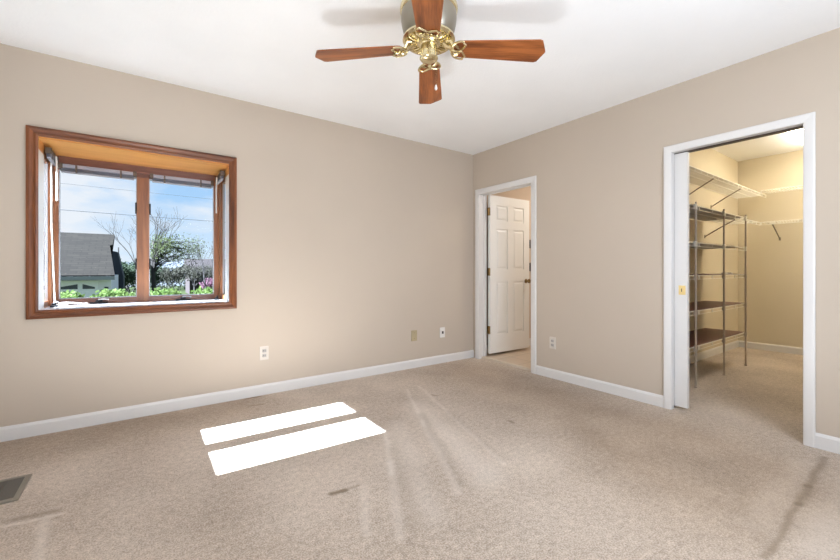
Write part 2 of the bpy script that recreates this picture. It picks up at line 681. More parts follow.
def mk_floor():
    b = MB()
    b.box(XL - 0.15, 0.035, YB - 0.15, 0.0, -0.12, 0.0)
    b.box(0.035, CX1 + 0.13, CY0 - 0.13, CY1 + 0.13, -0.12, 0.0)
    o = b.build('floor', M['carpet'])
    struct(o, 'beige pile carpet running through the room into the closet', 'floor')
mk_floor()
struct(MB().box(0.045, 2.3, -1.4, 0.0, -0.12, 0.02).build('floor_bathroom', M['tile']), 'beige square floor tiles beyond the white panel door', 'floor')
struct(MB().box(0.028, 0.062, D1[0], D1[1], -0.05, 0.026, 0.003).build('trim_threshold', M['tile_thresh']), 'pale threshold strip between carpet and bathroom tiles', 'trim')

struct(MB().box(XL - 0.15, WT, YB - 0.15, WT, H, H + 0.12).build('ceiling', M['ceiling']), 'white textured bedroom ceiling above the fan', 'ceiling')
struct(MB().box(WT, CX1 + 0.13, CY0 - 0.13, CY1 + 0.10, HC, HC + 0.1).build('ceiling_closet', M['ceiling']), 'closet ceiling behind the right doorway', 'ceiling')
struct(MB().box(WT, 2.4, -1.5, 0.12, H, H + 0.09).build('ceiling_bathroom', M['ceiling']), 'bathroom ceiling beyond the panel door', 'ceiling')

# back wall (window wall), y = 0 .. WT
b = MB()
b.box(XL - 0.15, OPW[0], 0, WT, 0, H)
b.box(OPW[1], WT, 0, WT, 0, H)
b.box(OPW[0], OPW[1], 0, WT, 0, OPW[2])
b.box(OPW[0], OPW[1], 0, WT, OPW[3], H)
struct(b.build('wall_back', M['wall']), 'beige wall with the wooden framed window', 'wall')

# right wall, x = 0 .. WT, with two doorways and a pocket
b = MB()
b.box(0, WT, D1[1] + J, 0.0, 0, H)
b.box(0, WT, D1[0] - J, D1[1] + J, D1[2] + J, H)
PK0, PK1 = D2[1] + J, -1.40
b.box(0, WT, PK1, D1[0] - J, 0, H)
b.box(0, 0.034, PK0, PK1, 0, H)
b.box(0.090, WT, PK0, PK1, 0, H)
b.box(0.034, 0.090, PK0, PK1, 2.03, H)
b.box(0, WT, D2[0] - J, PK0, D2[2] + J, H)
b.box(0, WT, YB - 0.15, D2[0] - J, 0, H)
b.box(0.02, WT, CY0 - 0.13, CY1 + 0.1, H, HC + 0.1)
struct(b.build('wall_right', M['wall']), 'beige wall with the panel door and the closet doorway', 'wall')

# left wall with a side window (both out of the picture, they let the sun in)
SW = (-1.175, -0.46, 0.968, 1.925)
b = MB()
x0, x1 = XL - 0.15, XL
b.box(x0, x1, SW[1], 0.0, 0, H)
b.box(x0, x1, SW[0], SW[1], 0, SW[2])
b.box(x0, x1, SW[0], SW[1], SW[3], H)
b.box(x0, x1, YB - 0.15, SW[0], 0, H)
struct(b.build('wall_left', M['wall']), 'beige left wall outside the picture', 'wall')
RW = (-2.9, -0.9, 0.85, 2.05)
b = MB()
b.box(XL, RW[0], YB - 0.15, YB, 0, H)
b.box(RW[1], 0.0, YB - 0.15, YB, 0, H)
b.box(RW[0], RW[1], YB - 0.15, YB, 0, RW[2])
b.box(RW[0], RW[1], YB - 0.15, YB, RW[3], H)
struct(b.build('wall_front', M['wall']), 'beige wall behind the camera', 'wall')

# closet shell
b = MB()
b.box(WT, CX1 + 0.12, CY1, CY1 + 0.09, 0, HC)
struct(b.build('wall_closet_left', M['wall_closet']), 'cream closet wall behind the shelving', 'wall')
b = MB()
b.box(CX1, CX1 + 0.12, CY0, CY1, 0, HC)
struct(b.build('wall_closet_back', M['wall_closet']), 'cream closet wall facing the doorway', 'wall')
b = MB()
b.box(WT, CX1 + 0.12, CY0 - 0.12, CY0, 0, HC)
struct(b.build('wall_closet_right', M['wall_closet']), 'closet wall hidden right of the doorway', 'wall')
# bathroom shell
b = MB()
b.box(WT, 2.3, 0.0, 0.12, 0, H)
struct(b.build('wall_bathroom_left', M['wall_bath']), 'tan bathroom wall behind the open panel door', 'wall')
struct(MB().box(2.3, 2.4, -1.4, 0.12, 0, H).build('wall_bathroom_back', M['wall_bath']), 'tan bathroom wall at the far end', 'wall')
struct(MB().box(WT, 2.4, -1.5, -1.4, 0, H).build('wall_bathroom_right', M['wall_bath']), 'tan bathroom wall right of the door', 'wall')

# baseboards
def base_prof(b, p0, p1, nrm, h=0.088, t=0.014):
    p0, p1, nrm = Vector((*p0, 0)), Vector((*p1, 0)), Vector((*nrm, 0))
    pr = [(0, 0), (t, 0), (t, h - 0.016), (t * 0.55, h - 0.004), (0.003, h), (0, h)]
    pts = [p0 + nrm * d + Vector((0, 0, z)) for d, z in pr]
    b.poly_prism(pts, p1 - p0)
    return b
CW = 0.062   # door casing width
struct(base_prof(MB(), (XL, 0), (-0.0, 0), (0, -1)).build('baseboard_back', M['trim']), 'white baseboard under the window wall', 'baseboard')
b = MB()
base_prof(b, (0, D1[0] - CW - 0.006), (0, D2[1] + CW * 0.84), (-1, 0))
struct(b.build('baseboard_right', M['trim']), 'white baseboard between the two doorways', 'baseboard')
b = base_prof(MB(), (0, D2[0] - CW * 0.84), (0, YB), (-1, 0))
struct(b.build('baseboard_right_end', M['trim']), 'white baseboard right of the closet doorway', 'baseboard')
struct(base_prof(MB(), (XL, YB), (XL, -0.02), (1, 0)).build('baseboard_left', M['trim']), 'white baseboard of the left wall', 'baseboard')
struct(base_prof(MB(), (WT, CY1), (CX1, CY1), (0, -1)).build('baseboard_closet_left', M['trim']), 'white baseboard behind the closet shelving', 'baseboard')
struct(base_prof(MB(), (CX1, CY1 - 0.015), (CX1, CY0), (-1, 0)).build('baseboard_closet_back', M['trim']), 'white baseboard on the closet far wall', 'baseboard')
b = base_prof(MB(), (WT, 0), (2.3, 0), (0, -1), h=0.10)
o = b.build('baseboard_bathroom', M['trim'])
o.location.z = 0.02
struct(o, 'white baseboard beyond the open panel door', 'baseboard')

# door linings and casings
CASE = [(0.0, 0.0), (0.0, 0.011), (0.008, 0.0145), (0.040, 0.0175), (0.054, 0.018), (CW, 0.015), (CW, 0.0)]
def doorway(name, D, label, stop=None):
    root = thing(name, label, 'door frame', (0, 0.5 * (D[0] + D[1]), 0), kind='structure')
    oy = -0.5 * (D[0] + D[1])
    y0, y1 = D[0] + oy, D[1] + oy
    MB().sweep((y0, y1, 0, D[2]), [(o_ * (0.84 if stop == 'pocket' else 1.0), h_) for o_, h_ in CASE], 'yz', 0.0, closed=False).build('casing', M['trim'], root)
    b = MB()
    b.box(-0.001, WT + 0.001, y0 - J, y0, 0, D[2] + J)
    b.box(-0.001, WT + 0.001, y0, y1, D[2], D[2] + J)
    if stop == 'pocket':
        b.box(-0.001, 0.036, y1, y1 + J, 0, D[2] + J)
        b.box(0.090, WT + 0.001, y1, y1 + J, 0, D[2] + J)
    else:
        b.box(-0.001, WT + 0.001, y1, y1 + J, 0, D[2] + J)
        b.box(0.055, 0.075, y1 - 0.010, y1, 0, D[2])
        b.box(0.055, 0.075, y0, y0 + 0.010, 0, D[2])
        b.box(0.055, 0.075, y0, y1, D[2] - 0.010, D[2])
    b.build('jamb', M['trim'], root)
    if stop == 'pocket':
        MB().box(0.040, 0.086, y0, y1, D[2] - 0.006, D[2] - 0.0005).build('door_track', M['dark_bronze'], root)
    return root
doorway('trim_1', D1, 'white door frame around the bathroom panel door')
doorway('trim_2', D2, 'white door frame around the walk-in closet opening', 'pocket')

# six-panel door standing open into the bathroom
def panel_door():
    wd, ht, th = 0.700, 1.90, 0.035
    root = thing('door_1', 'white six-panel door standing open into the bathroom', 'door', (0.135, -0.117, 0.05), R(-1.5), kind='structure')
    # local: x along the door from hinge, y 0 (back) .. -th (visible face)
    b = MB()
    b.box(0, wd, -th + 0.0085, 0, 0, ht)
    st, mu = 0.105, 0.10
    rails = [(0, 0.22), (0.86, 1.01), (1.50, 1.60), (ht - 0.115, ht)]
    f0, f1 = -th, -th + 0.009
    for x0, x1 in ((0, st), (wd / 2 - mu / 2, wd / 2 + mu / 2), (wd - st, wd)):
        b.box(x0, x1, f0, f1, 0, ht)
    for z0, z1 in rails:
        b.box(st, wd / 2 - mu / 2, f0, f1, z0, z1)
        b.box(wd / 2 + mu / 2, wd - st, f0, f1, z0, z1)
    # raised fields
    for x0, x1 in ((st, wd / 2 - mu / 2), (wd / 2 + mu / 2, wd - st)):
        for (a0, a1), (c0, c1) in zip(rails, rails[1:]):
            z0, z1 = a1, c0
            g, s = 0.012, 0.022
            o_ = [(x0 + g, z0 + g), (x1 - g, z0 + g), (x1 - g, z1 - g), (x0 + g, z1 - g)]
            i_ = [(x0 + g + s, z0 + g + s), (x1 - g - s, z0 + g + s), (x1 - g - s, z1 - g - s), (x0 + g + s, z1 - g - s)]
            bm = b.bm
            vo = [bm.verts.new((x, f1, z)) for x, z in o_]
            vi = [bm.verts.new((x, f0 + 0.001, z)) for x, z in i_]
            for k in range(4):
                bm.faces.new((vo[k], vo[(k + 1) % 4], vi[(k + 1) % 4], vi[k]))
            bm.faces.new(vi)
    b.build('leaf', M['door'], root)
    k = MB().lathe([(0.028, 0.0), (0.028, -0.004), (0.012, -0.010), (0.011, -0.030), (0.024, -0.040), (0.028, -0.052), (0.022, -0.064), (0, -0.067)], 20, (wd - 0.065, -th, 0.86), 'y').build('door_knob', M['dark_brass'], root, True)
    tag(k, 'dark brass knob')
    for z in (0.285, 0.98, 1.70):
        h = MB()
        h.box(-0.006, -0.001, -th, -th + 0.040, z - 0.045, z + 0.045)
        h.tube([(-0.010, -th - 0.004, z - 0.047), (-0.010, -th - 0.004, z + 0.047)], 0.0075, 10)
        h.box(-0.035, -0.001, -th - 0.003, -th - 0.001, z - 0.045, z + 0.045)
        h.build('hinge', M['dark_brass'], root)
panel_door()

# pocket door, mostly slid into the wall
root = thing('door_2', 'white pocket door slid mostly into the wall at the closet', 'door', (0.045, -2.247, 0.02), kind='structure')
MB().box(0, 0.036, 0.0, 0.78, 0, 1.945, 0.002).build('leaf', M['trim'], root)
b = MB()
b.box(-0.002, 0.0, 0.012, 0.058, 0.845, 0.915, 0.0008)
b.box(-0.004, -0.001, 0.018, 0.052, 0.852, 0.857)
b.box(-0.004, -0.001, 0.018, 0.052, 0.903, 0.908)
b.box(-0.004, -0.001, 0.018, 0.023, 0.857, 0.903)
b.box(-0.004, -0.001, 0.028, 0.034, 0.862, 0.898)
b.box(-0.004, -0.001, 0.041, 0.046, 0.866, 0.894)
pl = b.build('flush_pull', M['satin_brass'], root)
tag(pl, 'polished brass flush pull')
MB().box(-0.0028, -0.0015, 0.035, 0.040, 0.868, 0.892).build('pull_recess', M['dark_bronze'], pl)

# ================================================================== bay window
root = thing('window_1', 'wood framed box bay window with two tall panes', 'window', (-3.232, 0, 0.80), kind='structure')
ox, oz = 3.232, -0.80
def X(x): return x + ox
def Z(z): return z + oz
CI = (X(-3.784), X(-2.680), Z(0.795), Z(1.905))   # casing inner edge
prof = [(0.0, 0.0), (0.0, 0.014), (0.010, 0.018), (0.020, 0.014), (0.028, 0.020), (0.040, 0.026), (0.0545, 0.022), (0.0545, 0.0)]
# casing as four mitred boards so that each has its own grain
def casing_side(k, mat):
    bm_ = MB()
    u0, u1, v0, v1 = CI
    rows = []
    for o_, h in prof:
        c = [(u0 - o_, v0 - o_), (u0 - o_, v1 + o_), (u1 + o_, v1 + o_), (u1 + o_, v0 - o_)]
        rows.append([(c[k][0], -h, c[k][1]), (c[(k + 1) % 4][0], -h, c[(k + 1) % 4][1])])
    vsx = [[bm_.bm.verts.new(p) for p in r] for r in rows]
    for a, b_ in zip(vsx, vsx[1:] + vsx[:1]):
        bm_.bm.faces.new((a[0], a[1], b_[1], b_[0]))
    bm_.bm.faces.new([r[0] for r in vsx])
    bm_.bm.faces.new([r[1] for r in vsx][::-1])
    return bm_.build('casing_board', mat, root)
casing_side(0, M['casing_v'])
casing_side(1, M['casing_h'])
casing_side(2, M['casing_v'])
casing_side(3, M['casing_h'])
BD = 0.45          # bay depth to the inner face of the sash
xl, xr = X(-3.784), X(-2.680)
zb, zt = Z(0.795), Z(1.895)
MB().box(xl - 0.015, xr + 0.015, 0.001, BD + 0.06, zb - 0.018, zb).build('sill_board', M['sill'], root)
MB().box(xl - 0.015, xr + 0.015, 0.001, BD + 0.06, zt, zt + 0.018).build('head_board', M['headboard'], root)
for x0, x1 in ((xl - 0.015, xl), (xr, xr + 0.015)):
    MB().box(x0, x1, 0.001, 0.165, zb, zt - 0.07).build('jamb_board', M['sill'], root)  # lower jamb wood in the washed-out colour, its glare painted in
    MB().box(x0, x1, 0.001, 0.165, zt - 0.07, zt).build('jamb_top', M['headboard'], root)
# outside of the box: roof and underside
MB().box(xl - 0.10, xr + 0.10, 0.112, BD + 0.12, zt + 0.019, zt + 0.10).build('bay_roof', M['casing_h'], root)
MB().box(xl - 0.06, xr + 0.06, 0.112, BD + 0.08, zb - 0.12, zb - 0.019).build('bay_underside', M['casing_h'], root)
# fixed frame
gz0, gz1 = Z(0.835), Z(1.772)
fy0, fy1 = BD, BD + 0.055
f = MB()
f.box(xl, X(-3.748), fy0, fy1, zb, zt)
f.box(X(-2.726), xr, fy0, fy1, zb, zt)
f.box(X(-3.281), X(-3.201), fy0 - 0.012, fy1, zb, Z(1.80))
f.build('upright_post', M['frame'], root)
f = MB()
f.box(X(-3.748), X(-2.726), fy0, fy1, Z(1.80), zt)
f.box(X(-3.748), X(-3.281), fy0, fy1, zb, gz0)
f.box(X(-3.201), X(-2.726), fy0, fy1, zb, gz0)
f.box(X(-3.748), X(-2.726), fy0 - 0.010, fy0, Z(1.835), Z(1.845))
f.build('rail', M['frame_h'], root)
for a0, a1 in ((X(-3.748), X(-3.281)), (X(-3.201), X(-2.726))):
    s = MB()
    w = 0.006
    y0, y1 = fy0 + 0.012, fy0 + 0.034
    s.box(a0, a0 + w, y0, y1, gz0, Z(1.80))
    s.box(a1 - w, a1, y0, y1, gz0, Z(1.80))
    s.box(a0 + w, a1 - w, y0, y1, gz0, gz0 + w)
    s.box(a0 + w, a1 - w, y0, y1, Z(1.79), Z(1.80))
    sp = s.build('sash_edge', M['spacer'], root)
    MB().box(a0 + w, a1 - w, fy0 + 0.020, fy0 + 0.024, gz0 + w, Z(1.79)).build('pane', M['glass'], sp)
# sash locks on the uprights
for x, z in ((-3.288, 1.55), (-3.194, 1.55), (-3.288, 1.10), (-3.194, 1.10)):
    MB().box(X(x) - 0.005, X(x) + 0.005, fy0 - 0.014, fy0 + 0.012, Z(z) - 0.045, Z(z) + 0.045, 0.003).build('sash_lock', M['black'], root)
# side lights
for sgn, xs in ((1, xl), (-1, xr)):
    def bx(m_, d0, d1, y0, y1, z0, z1):
        a, c = xs - sgn * d1, xs - sgn * d0
        m_.box(min(a, c), max(a, c), y0, y1, z0, z1)
    f = MB()
    bx(f, -0.012, 0.022, 0.330, fy0, zb, zt)
    bx(f, 0.0, 0.022, 0.165, 0.330, zb, gz0)
    bx(f, 0.0, 0.022, 0.165, 0.330, Z(1.80), zt)
    sf = f.build('side_frame', M['frame'], root)
    s = MB()
    bx(s, 0.005, 0.021, 0.165, 0.174, gz0, Z(1.80))
    bx(s, 0.005, 0.021, 0.321, 0.330, gz0, Z(1.80))
    s.build('sash_edge', M['spacer'], sf)
    g = MB()
    bx(g, 0.011, 0.015, 0.174, 0.321, gz0, Z(1.80))
    g.build('pane', M['glass'], sf)
# crank handles
def crank(px, py, rz, mat1, mat2, folded=True):
    o = MB()
    o.box(-0.055, 0.055, -0.016, 0.016, 0, 0.012, 0.004)
    o.box(-0.020, 0.020, -0.012, 0.012, 0.012, 0.026, 0.004)
    base = o.build('crank_base', mat1, root, loc=(px, py, zb))
    base.rotation_euler.z = rz
    h = MB()
    h.tube([(0, 0, 0.026), (0.0, -0.004, 0.033), (0.035, -0.010, 0.034), (0.060, -0.012, 0.028)], [0.006, 0.006, 0.005, 0.006], 8)
    h.build('crank_arm', mat2, base)
crank(X(-3.515), BD - 0.03, 0, M['black'], M['white_plastic'])
crank(X(-2.965), BD - 0.03, 0, M['black'], M['spacer'])
crank(X(-2.725), 0.30, R(90), M['black'], M['black'])
crank(X(-3.745), 0.25, R(90), M['black'], M['spacer'])

# side window and patio door of the left wall (light openings)
def left_opening(name, y0, y1, z0, z1, label, mids, fw):
    root = thing(name, label, 'window' if name.startswith('window') else 'door', (XL, 0.5 * (y0 + y1), z0), kind='structure')
    oy, ozz = -0.5 * (y0 + y1), -z0
    f = MB()
    a, c, t = y0 + oy, y1 + oy, z1 - z0
    f.box(-0.148, 0.0, a, a + fw, 0, t)
    f.box(-0.148, 0.0, c - fw, c, 0, t)
    f.box(-0.148, 0.0, a + fw, c - fw, 0, fw)
    f.box(-0.148, 0.0, a + fw, c - fw, t - fw, t)
    for m_, w in mids:
        f.box(-0.10, -0.03, m_ + oy - w / 2, m_ + oy + w / 2, fw, t - fw)
    f.build('frame', M['trim'], root)
    MB().box(-0.075, -0.070, a + fw, c - fw, fw, t - fw).build('pane', M['glass'], root)
left_opening('window_2', SW[0], SW[1], SW[2], SW[3], 'side window of the left wall outside the picture', [(-0.795, 0.125)], 0.012)
# rear window
root2 = thing('window_3', 'window behind the camera', 'window', (-1.9, YB, 0.85), kind='structure')
f = MB()
f.box(-1.0, -0.95, -0.148, 0, 0, 1.2)
f.box(0.95, 1.0, -0.148, 0, 0, 1.2)
f.box(-0.95, 0.95, -0.148, 0, 0, 0.05)
f.box(-0.95, 0.95, -0.148, 0, 1.15, 1.2)
f.box(-0.03, 0.03, -0.1, -0.03, 0.05, 1.15)
f.build('frame', M['trim'], root2)
MB().box(-0.95, 0.95, -0.075, -0.07, 0.05, 1.15).build('pane', M['glass'], root2)

# ================================================================== mini blinds drawn up in the bay
def mini_blind(width, label, wand_x=None, rail='blind_rail', group='mini blinds drawn up in the bay window'):
    """local: x along the blind, origin top centre, hangs down"""
    r = thing('mini_blind', label, 'blind', group=group)
    MB().box(-width / 2, width / 2, -0.013, 0.013, -0.026, 0, 0.002).build('headrail', M[rail], r)
    s = MB()
    for i in range(7):
        z = -0.028 - i * 0.0035
        s.box(-width / 2 + 0.006, width / 2 - 0.006, -0.012, 0.012, z - 0.0014, z)
    s.build('slat_stack', M['blind'], r)
    MB().box(-width / 2 + 0.004, width / 2 - 0.004, -0.010, 0.010, -0.064, -0.053, 0.002).build('bottom_rail', M['blind_rail'], r)
    for sx in (-1, 1):
        MB().box(sx * width / 2 - 0.012, sx * width / 2 + 0.012, -0.016, 0.016, -0.034, 0.006, 0.002).build('bracket', M['blind_bracket'], r)
    for q in (-0.3, 0.3):
        MB().box(q * width - 0.006, q * width + 0.006, -0.0145, -0.0125, -0.060, -0.002).build('ladder_tape', M['blind_bracket'], r)
    if wand_x is not None:
        MB().tube([(wand_x, -0.020, -0.02), (wand_x + 0.004, -0.024, -0.12), (wand_x + 0.006, -0.024, -0.33)], 0.0055, 8).build('tilt_wand', M['white_plastic'], r)
    return r
bl = mini_blind(0.44, 'raised mini blind over the left of the two bay panes')
bl.location = (-3.5145, BD - 0.014, 1.835)
bl = mini_blind(0.44, 'raised mini blind over the right of the two bay panes')
bl.location = (-2.9635, BD - 0.014, 1.835)
bl = mini_blind(0.26, 'raised mini blind with white wand in the bay left side', 0.0, 'blind_bracket')
bl.location = (-3.784 + 0.026, 0.275, 1.868)
bl.rotation_euler.z = R(90)
# its lift cord, ending in a bundle on the sill (local: x = world y, y = -world x)
c = MB()
pts = []
for i in range(60):
    t = i / 59
    a = t * 6 * pi
    wx = 0.05 * math.cos(a) * (0.6 + 0.4 * math.sin(3 * t * pi)) + 0.05 * (t - 0.5)
    pts.append((0.055 + 0.028 * math.sin(a), -(0.058 + wx), -1.066 + 0.016 * t + 0.004 * math.sin(a * 2.3)))
c.tube(pts, 0.0042, 6)
c.tube([(0.055, -0.10, -1.052), (0.035, -0.135, -1.060), (0.043, -0.16, -1.062), (0.055, -0.185, -1.060)], 0.005, 6)
c.tube([(0.020, 0.008, -0.06), (0.024, 0.006, -0.5), (0.030, -0.010, -1.04), (0.050, -0.05, -1.062)], 0.0045, 6)
tag(c.build('lift_cord', M['white_plastic'], bl, True), 'white cord bundled on the sill')
bl = mini_blind(0.26, 'raised mini blind with white wand in the bay right side', -0.02, 'blind_bracket')
bl.location = (-2.680 - 0.026, 0.275, 1.868)
bl.rotation_euler.z = R(-90)

# ================================================================== ceiling fan
FX, FY, FZ = -2.072, -1.866, H
fan = thing('ceiling_fan', 'cherry-bladed ceiling fan with brass and pewter motor', 'ceiling fan', (FX, FY, FZ), R(-38.0))
MB().lathe([(0.128, 0.0), (0.130, -0.050), (0.136, -0.066)], 40).build('ceiling_canopy', M['pewter'], fan, True)
MB().lathe([(0.136, -0.064), (0.144, -0.068), (0.146, -0.076), (0.144, -0.092), (0.138, -0.098)], 40).build('trim_ring', M['brass'], fan, True)
MB().lathe([(0.138, -0.096), (0.140, -0.120), (0.137, -0.155), (0.130, -0.185), (0.118, -0.210), (0.108, -0.222)], 40).build('motor_housing', M['pewter'], fan, True)
MB().lathe([(0.110, -0.220), (0.130, -0.224), (0.132, -0.234), (0.122, -0.243), (0.100, -0.240), (0.092, -0.246), (0.070, -0.248), (0.050, -0.252)], 40).build('flywheel', M['brass'], fan, True)
sw = MB().lathe([(0.046, -0.248), (0.046, -0.256), (0.040, -0.260), (0.040, -0.308), (0.045, -0.312), (0.046, -0.324), (0.040, -0.332), (0.020, -0.338), (0, -0.339)], 28).build('switch_housing', M['brass'], fan, True)
for k in range(3):
    a = 2 * pi * k / 3 + 0.4
    MB().box(0.038 * math.cos(a) - 0.006, 0.038 * math.cos(a) + 0.006, 0.038 * math.sin(a) - 0.006, 0.038 * math.sin(a) + 0.006, -0.292, -0.272, 0.002).build('screw_boss', M['dark_brass'], sw)
# cooling ribs round the flywheel
b = MB()
for k in range(24):
    a = 2 * pi * k / 24
    ca, sa = math.cos(a), math.sin(a)
    b.tube([(0.060 * ca, 0.060 * sa, -0.252), (0.085 * ca, 0.085 * sa, -0.251), (0.112 * ca, 0.112 * sa, -0.242)], [0.003, 0.006, 0.004], 6)
b.build('flywheel_rib', M['brass'], fan, True)
pc = MB()
ch = [(0.036, -0.022, -0.30 - 0.01 * i) for i in range(17)]
for p in ch:
    pc.lathe([(0, -0.0022), (0.0022, 0), (0, 0.0022)], 6, p)
pc.tube([ch[0], ch[-1]], 0.0007, 4)
pco = pc.build('pull_chain', M['brass'], fan)
tag(MB().lathe([(0, -0.030), (0.006, -0.026), (0.0075, -0.018), (0.003, -0.002), (0, 0)], 12, (0.036, -0.022, -0.465)).build('chain_fob', M['white_plastic'], pco, True), 'white fob on the chain')

BR0, BR1 = 0.125, 0.580
def blade_outline():
    pts = []
    n = 8
    w0, w1 = 0.055, 0.075
    for k in range(n + 1):            # rounded root
        a = pi / 2 + pi * k / n
        pts.append((BR0 + 0.030 + 0.030 * math.cos(a), w0 * math.sin(a)))
    ti = []
    c = 0.030
    ti += [(BR1 - c - 0.012, -w1), (BR1 - c + 0.002, -w1 + 0.006), (BR1 - 0.003, -0.010), (BR1, 0.0), (BR1 - 0.003, 0.010), (BR1 - c + 0.002, w1 - 0.006), (BR1 - c - 0.012, w1)]
    return pts + ti
def make_blade(k):
    ang = k * pi / 2
    pitch = R(10)
    piv = bpy.data.objects.new('blade', None)
    b = MB()
    outline = blade_outline()
    zz = -0.2735
    droop = 0.0514
    b.poly_prism([(x, y, 0) for x, y in outline], (0, 0, 0.006))
    bmesh.ops.rotate(b.bm, verts=b.bm.verts[:], cent=(0, 0, 0), matrix=Matrix.Rotation(-pitch, 3, 'X'))
    for v in b.bm.verts:
        v.co.z += zz - droop * v.co.x
    o = b.build('blade', M['blade'], fan)
    o.rotation_euler.z = ang
    # brass blade iron, curled
    br = MB()
    cp, sp_ = math.cos(-pitch), math.sin(-pitch)
    def T(x, y, z):
        return (x, y * cp - z * sp_, zz - droop * x + y * sp_ + z * cp)
    br.tube([(0.075, 0, -0.246), (0.092, 0, -0.262), (0.108, 0, zz + 0.008), T(0.13, 0, -0.010), T(0.165, 0, -0.008)], [0.014, 0.011, 0.010, 0.011, 0.006], 8)
    for s in (-1, 1):
        arc = []
        for i in range(11):
            t = i / 10
            a = -pi / 2 * 1.15 + t * pi * 1.0
            arc.append(T(0.165 - 0.052 * math.cos(t * 1.75), s * (0.006 + 0.054 * math.sin(t * 1.75)), -0.005))
        br.tube(arc, [0.005, 0.006, 0.0065, 0.0065, 0.0065, 0.006, 0.0055, 0.005, 0.005, 0.0045, 0.004], 8)
        curl = []
        for i in range(12):
            t = i / 11
            a = t * 2 * pi * 0.85
            rr = 0.020 * (1 - 0.5 * t)
            curl.append(T(0.141 + rr * math.cos(a + 1.2), s * (0.026 + rr * math.sin(a)), -0.006))
        br.tube(curl, 0.0048, 6)
        br.tube([T(0.168, s * 0.052, -0.005), T(0.183, s * 0.040, -0.005), T(0.173, s * 0.018, -0.006), T(0.160, 0, -0.006)], [0.005, 0.006, 0.006, 0.005], 6)
        br.tube([(0.078, s * 0.010, -0.248), (0.088, s * 0.030, -0.254), (0.106, s * 0.034, zz + 0.018), T(0.124, s * 0.022, -0.004)], [0.006, 0.007, 0.007, 0.006], 6)
    br.lathe([(0.008, 0), (0.010, -0.006), (0, -0.009)], 10, T(0.146, 0, -0.012))
    bo = br.build('blade_iron', M['brass'], fan, True)
    bo.rotation_euler.z = ang
for k in range(4):
    make_blade(k)

# ================================================================== wall plates
def plate(name, label, cat, w, h, mat, loc, rz, kind, group=None):
    """local: plate in x-z plane, faces -y"""
    r = thing(name, label, cat, loc, rz, group)
    MB().box(-w / 2, w / 2, -0.006, 0, -h / 2, h / 2, 0.0025).build('cover_plate', mat, r)
    if kind == 'outlet':
        for s in (-1, 1):
            rc = MB().box(-0.016, 0.016, -0.0085, -0.0055, s * 0.020 - 0.014, s * 0.020 + 0.014, 0.004).build('receptacle', M['grey_slot'], r)
            q = MB()
            q.box(-0.008, -0.005, -0.0092, -0.0080, s * 0.020 - 0.004, s * 0.020 + 0.006)
            q.box(0.005, 0.008, -0.0092, -0.0080, s * 0.020 - 0.004, s * 0.020 + 0.005)
            q.build('slot', M['black'], rc)
    elif kind == 'blank':
        for s in (-1, 1):
            MB().lathe([(0.004, 0), (0.004, -0.0015), (0, -0.002)], 10, (0, -0.006, s * 0.03), 'y').build('screw', M['dark_brass'], r)
    elif kind == 'jack':
        MB().box(-0.010, 0.012, -0.012, -0.0055, -0.014, 0.016, 0.002).build('jack_socket', M['dark_bronze'], r)
    elif kind == 'switch':
        MB().box(-0.014, 0.014, -0.0085, -0.0055, -0.030, 0.030, 0.002).build('rocker', M['black'], r)
    return r
o = plate('wall_outlet', 'white duplex outlet on the wall below the window', 'outlet', 0.072, 0.115, M['ivory_plastic'], (-2.41, 0, 0.35), 0, 'outlet')
plate('wall_outlet', 'white duplex outlet on the wall right of the panel door', 'outlet', 0.070, 0.115, M['ivory_plastic'], (0, -1.118, 0.342), R(-90), 'outlet')
plate('wall_plate', 'tan blank cover plate low on the window wall', 'wall plate', 0.075, 0.115, M['tan_plate'], (-0.868, 0, 0.345), 0, 'blank')
plate('phone_jack', 'small white phone jack plate nearest the room corner', 'phone jack', 0.072, 0.115, M['white_plastic'], (-0.478, 0, 0.343), 0, 'jack')
plate('light_switch', 'dark bronze switch plate, upper one beyond the panel door', 'switch', 0.080, 0.118, M['dark_bronze'], (1.045, 0, 1.407), 0, 'switch')
plate('light_switch', 'dark bronze plate beyond the panel door, the lower one', 'switch', 0.075, 0.118, M['dark_bronze'], (1.04, 0, 1.093), 0, 'switch')

# floor register
r = thing('floor_register', 'grey metal floor register set in carpet at the left edge', 'floor vent', (-3.79, -0.79, 0.0))
b = MB()
hw, hl, fr = 0.085, 0.135, 0.022
b.box(-hw, -hw + fr, -hl, hl, 0.0, 0.009, 0.002)
b.box(hw - fr, hw, -hl, hl, 0.0, 0.009, 0.002)
b.box(-hw + fr, hw - fr, -hl, -hl + fr, 0.0, 0.009)
b.box(-hw + fr, hw - fr, hl - fr, hl, 0.0, 0.009)
b.build('frame', M['vent'], r)
MB().box(-hw + fr, hw - fr, -hl + fr, hl - fr, 0.0003, 0.0015).build('throat', M['vent_dark'], r)
b = MB()
n_ = 17
for i in range(n_):
    y = -hl + fr + (2 * (hl - fr)) * (i + 0.5) / n_
    b.poly_prism([(-hw + fr, y - 0.004, 0.002), (-hw + fr, y - 0.001, 0.002), (-hw + fr, y + 0.004, 0.008), (-hw + fr, y + 0.001, 0.008)], (2 * (hw - fr), 0, 0))
b.box(-0.003, 0.003, -hl + fr, hl - fr, 0.0055, 0.0085)
b.build('louvre', M['louvre'], r)

# ================================================================== closet shelving
def wire_deck(b, x0, x1, y0, y1, z, pitch=0.026, rw=0.0018):
    """wires run in y, rails in x"""
    n = int((x1 - x0) / pitch)
    for i in range(n + 1):
        x = x0 + (x1 - x0) * i / n
        b.box(x - rw, x + rw, y0, y1, z - rw, z + rw)
    for y in (y0, y0 + (y1 - y0) * 0.5, y1):
        b.box(x0, x1, y - rw * 1.4, y + rw * 1.4, z - rw * 3.6, z - rw * 1.0)
    return b

